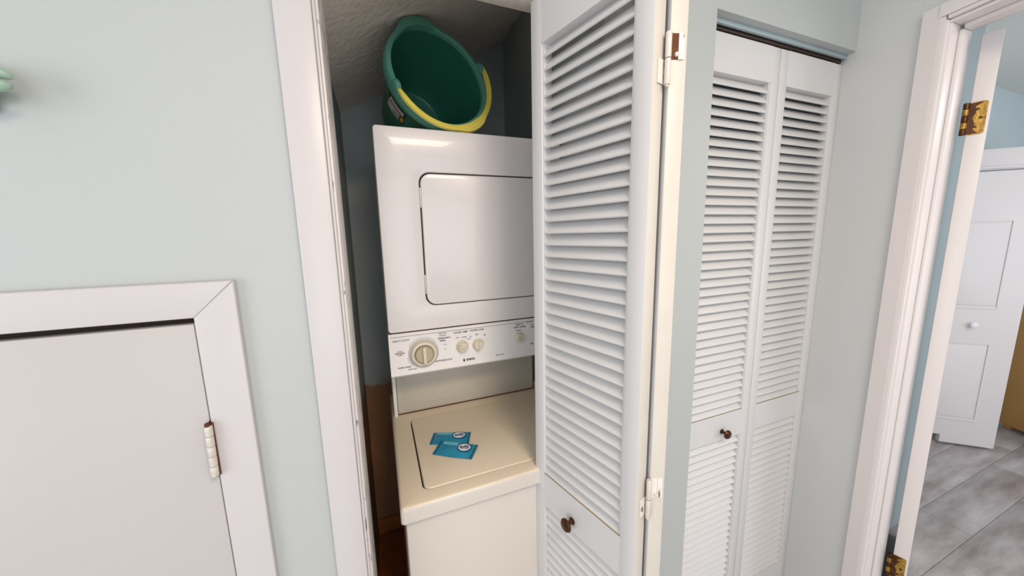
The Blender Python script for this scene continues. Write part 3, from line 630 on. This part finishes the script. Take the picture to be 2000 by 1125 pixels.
# sticker on the side of the body
def patch(a0, a1, h0, h1, off, m_, name, par, nx=10, ny=3, label=None):
    bm = bmesh.new(); g = [[None]*(ny+1) for _ in range(nx+1)]
    for i in range(nx+1):
        for j in range(ny+1):
            a = math.radians(a0+(a1-a0)*i/nx); h = h0+(h1-h0)*j/ny; r = rb(h)+off; g[i][j] = bm.verts.new((r*math.cos(a), r*math.sin(a), h))
    for i in range(nx):
        for j in range(ny): bm.faces.new((g[i][j], g[i+1][j], g[i+1][j+1], g[i][j+1]))
    ex = bmesh.ops.extrude_face_region(bm, geom=list(bm.faces)); 
    for v in [e_ for e_ in ex['geom'] if isinstance(e_, bmesh.types.BMVert)]:
        l_ = math.hypot(v.co.x, v.co.y); v.co.x *= (l_+0.0004)/l_; v.co.y *= (l_+0.0004)/l_
    return obj(name, bm, m_, par, 40, label)
st = patch(-166, -133, 0.131, 0.196, 0.0002, M['black'], 'sticker', bk, label='small product sticker with white strip and red line')
patch(-165, -141, 0.134, 0.168, 0.0008, M['sticker'], 'sticker_text_block', st)
patch(-162, -137, 0.174, 0.191, 0.0008, M['white'], 'sticker_band', st)
patch(-160, -139, 0.1785, 0.1830, 0.0014, M['red'], 'sticker_line', st)
patch(-139, -134, 0.140, 0.165, 0.0008, M['yprint'], 'sticker_badge', st)
for k in range(5): patch(-152+k*2.2, -150.9+k*2.2, 0.138, 0.158, 0.0014, M['ink'], 'bar_mark', st, nx=1, ny=1)

# ================================================================ DETERGENT PACKETS
def packet(cx, cy, ang, z, label, tilt=0.0):
    p = thing('detergent_packet', label, 'packet', (cx, cy, z), ang, group='blue packets on the washer lid')
    p.rotation_euler = (tilt, 0, ang)
    Lx, Ly = 0.060, 0.0315
    bm = bmesh.new(); nx, ny = 24, 12; top = []; bot = []
    ph = cx*90
    for i in range(nx+1):
        tr, br = [], []
        for j in range(ny+1):
            u, v = -1+2*i/nx, -1+2*j/ny
            puff = max(0, 1-(abs(u)/0.86)**3)*max(0, 1-(abs(v)/0.97)**2.5)
            wob = 0.0006*math.sin(7*u+ph)*math.cos(5*v)+0.0005*math.sin(19*u+3*v+ph)
            x_ = Lx*u; y_ = Ly*v*(1-0.03*math.cos(u*3+ph))
            tr.append(bm.verts.new((x_, y_, 0.0014+0.0055*puff+wob*puff))); br.append(bm.verts.new((x_, y_, 0.0005)))
        top.append(tr); bot.append(br)
    for i in range(nx):
        for j in range(ny):
            bm.faces.new((top[i][j], top[i+1][j], top[i+1][j+1], top[i][j+1])); bm.faces.new((bot[i][j], bot[i][j+1], bot[i+1][j+1], bot[i+1][j]))
    for i in range(nx):
        bm.faces.new((top[i][0], bot[i][0], bot[i+1][0], top[i+1][0])); bm.faces.new((top[i][ny], top[i+1][ny], bot[i+1][ny], bot[i][ny]))
    for j in range(ny):
        bm.faces.new((top[0][j], top[0][j+1], bot[0][j+1], bot[0][j])); bm.faces.new((top[nx][j], bot[nx][j], bot[nx][j+1], top[nx][j+1]))
    obj('pouch', bm, M['teal'], p, 60)
    for s_ in (-1, 1):
        bm = bmesh.new()
        for k in range(4): add_box(bm, s_*(0.0535+k*0.0019)-0.0005, s_*(0.0535+k*0.0019)+0.0005, -0.0300, 0.0300, 0.0012, 0.0025)
        obj('crimped_end', bm, M['tealdark'], p)
    def flat(pts, z0, z1, m_, name, par):
        bm = bmesh.new(); add_prism(bm, pts, z0, z1); return obj(name, bm, m_, par)
    el = lambda a_, b_: [(0.0255+a_*math.cos(2*PI*k/36), 0.006+b_*math.sin(2*PI*k/36)) for k in range(36)]
    ov = flat(el(0.0215, 0.0180), 0.0066, 0.0074, M['navy'], 'oval_logo', p)
    flat(el(0.0185, 0.0150), 0.0073, 0.0077, M['white'], 'oval_face', ov)
    text('effi', 0.021, (0.0250, 0.0065, 0.0080), M['navy'], ov, rot=(0, 0, 0), bold=0.0003, sx=1.15)
    flat(rrect(-0.044, 0.002, 0.011, 0.0235, 0.001, 2), 0.0062, 0.0067, M['tealpale'], 'pale_stripe', p)
    return p
packet(0.1715, 0.9915, math.radians(-21), ZDK+0.0021, 'blue packet with an oval logo lying further back, partly under the other')
packet(0.1722, 0.9240, math.radians(-34), ZDK+0.0048, 'blue packet with an oval logo lying in front, overlapping the other', tilt=math.radians(3.5))

# ================================================================ WALL HOOK AT THE LEFT EDGE
hk = thing('wall_hook', 'sage green two-lobed wall hook at the left edge of the picture', 'hook', (-0.445, WF, 1.694))
bm = bmesh.new(); add_prism(bm, rrect(-0.040, -0.006, -0.022, 0.052, 0.012, 5), -0.006, -0.0004, axis='y', bev=0.002); obj('back_plate', bm, M['sage'], hk)
def lobe(p0, p1, p2, r):
    bm = bmesh.new(); path = []
    for k in range(13):
        t_ = k/12; p = (1-t_)**2*Vector(p0)+2*t_*(1-t_)*Vector(p1)+t_*t_*Vector(p2)
        s_ = r*(0.55+0.75*math.sin(PI*min(1, t_*0.85+0.15))) if t_ < 1 else r*0.35
        path.append((p, Vector((0, 1, 0)), Vector((0.2, 0, 1)).normalized(), s_, s_))
    add_sweep(bm, path, circ(1, 12)); obj('prong', bm, M['sage'], hk, 60)
lobe((-0.022, -0.006, 0.030), (0.004, -0.040, 0.028), (0.032, -0.034, 0.018), 0.0082)
lobe((-0.022, -0.006, 0.002), (0.004, -0.050, 0.005), (0.033, -0.040, 0.004), 0.0088)
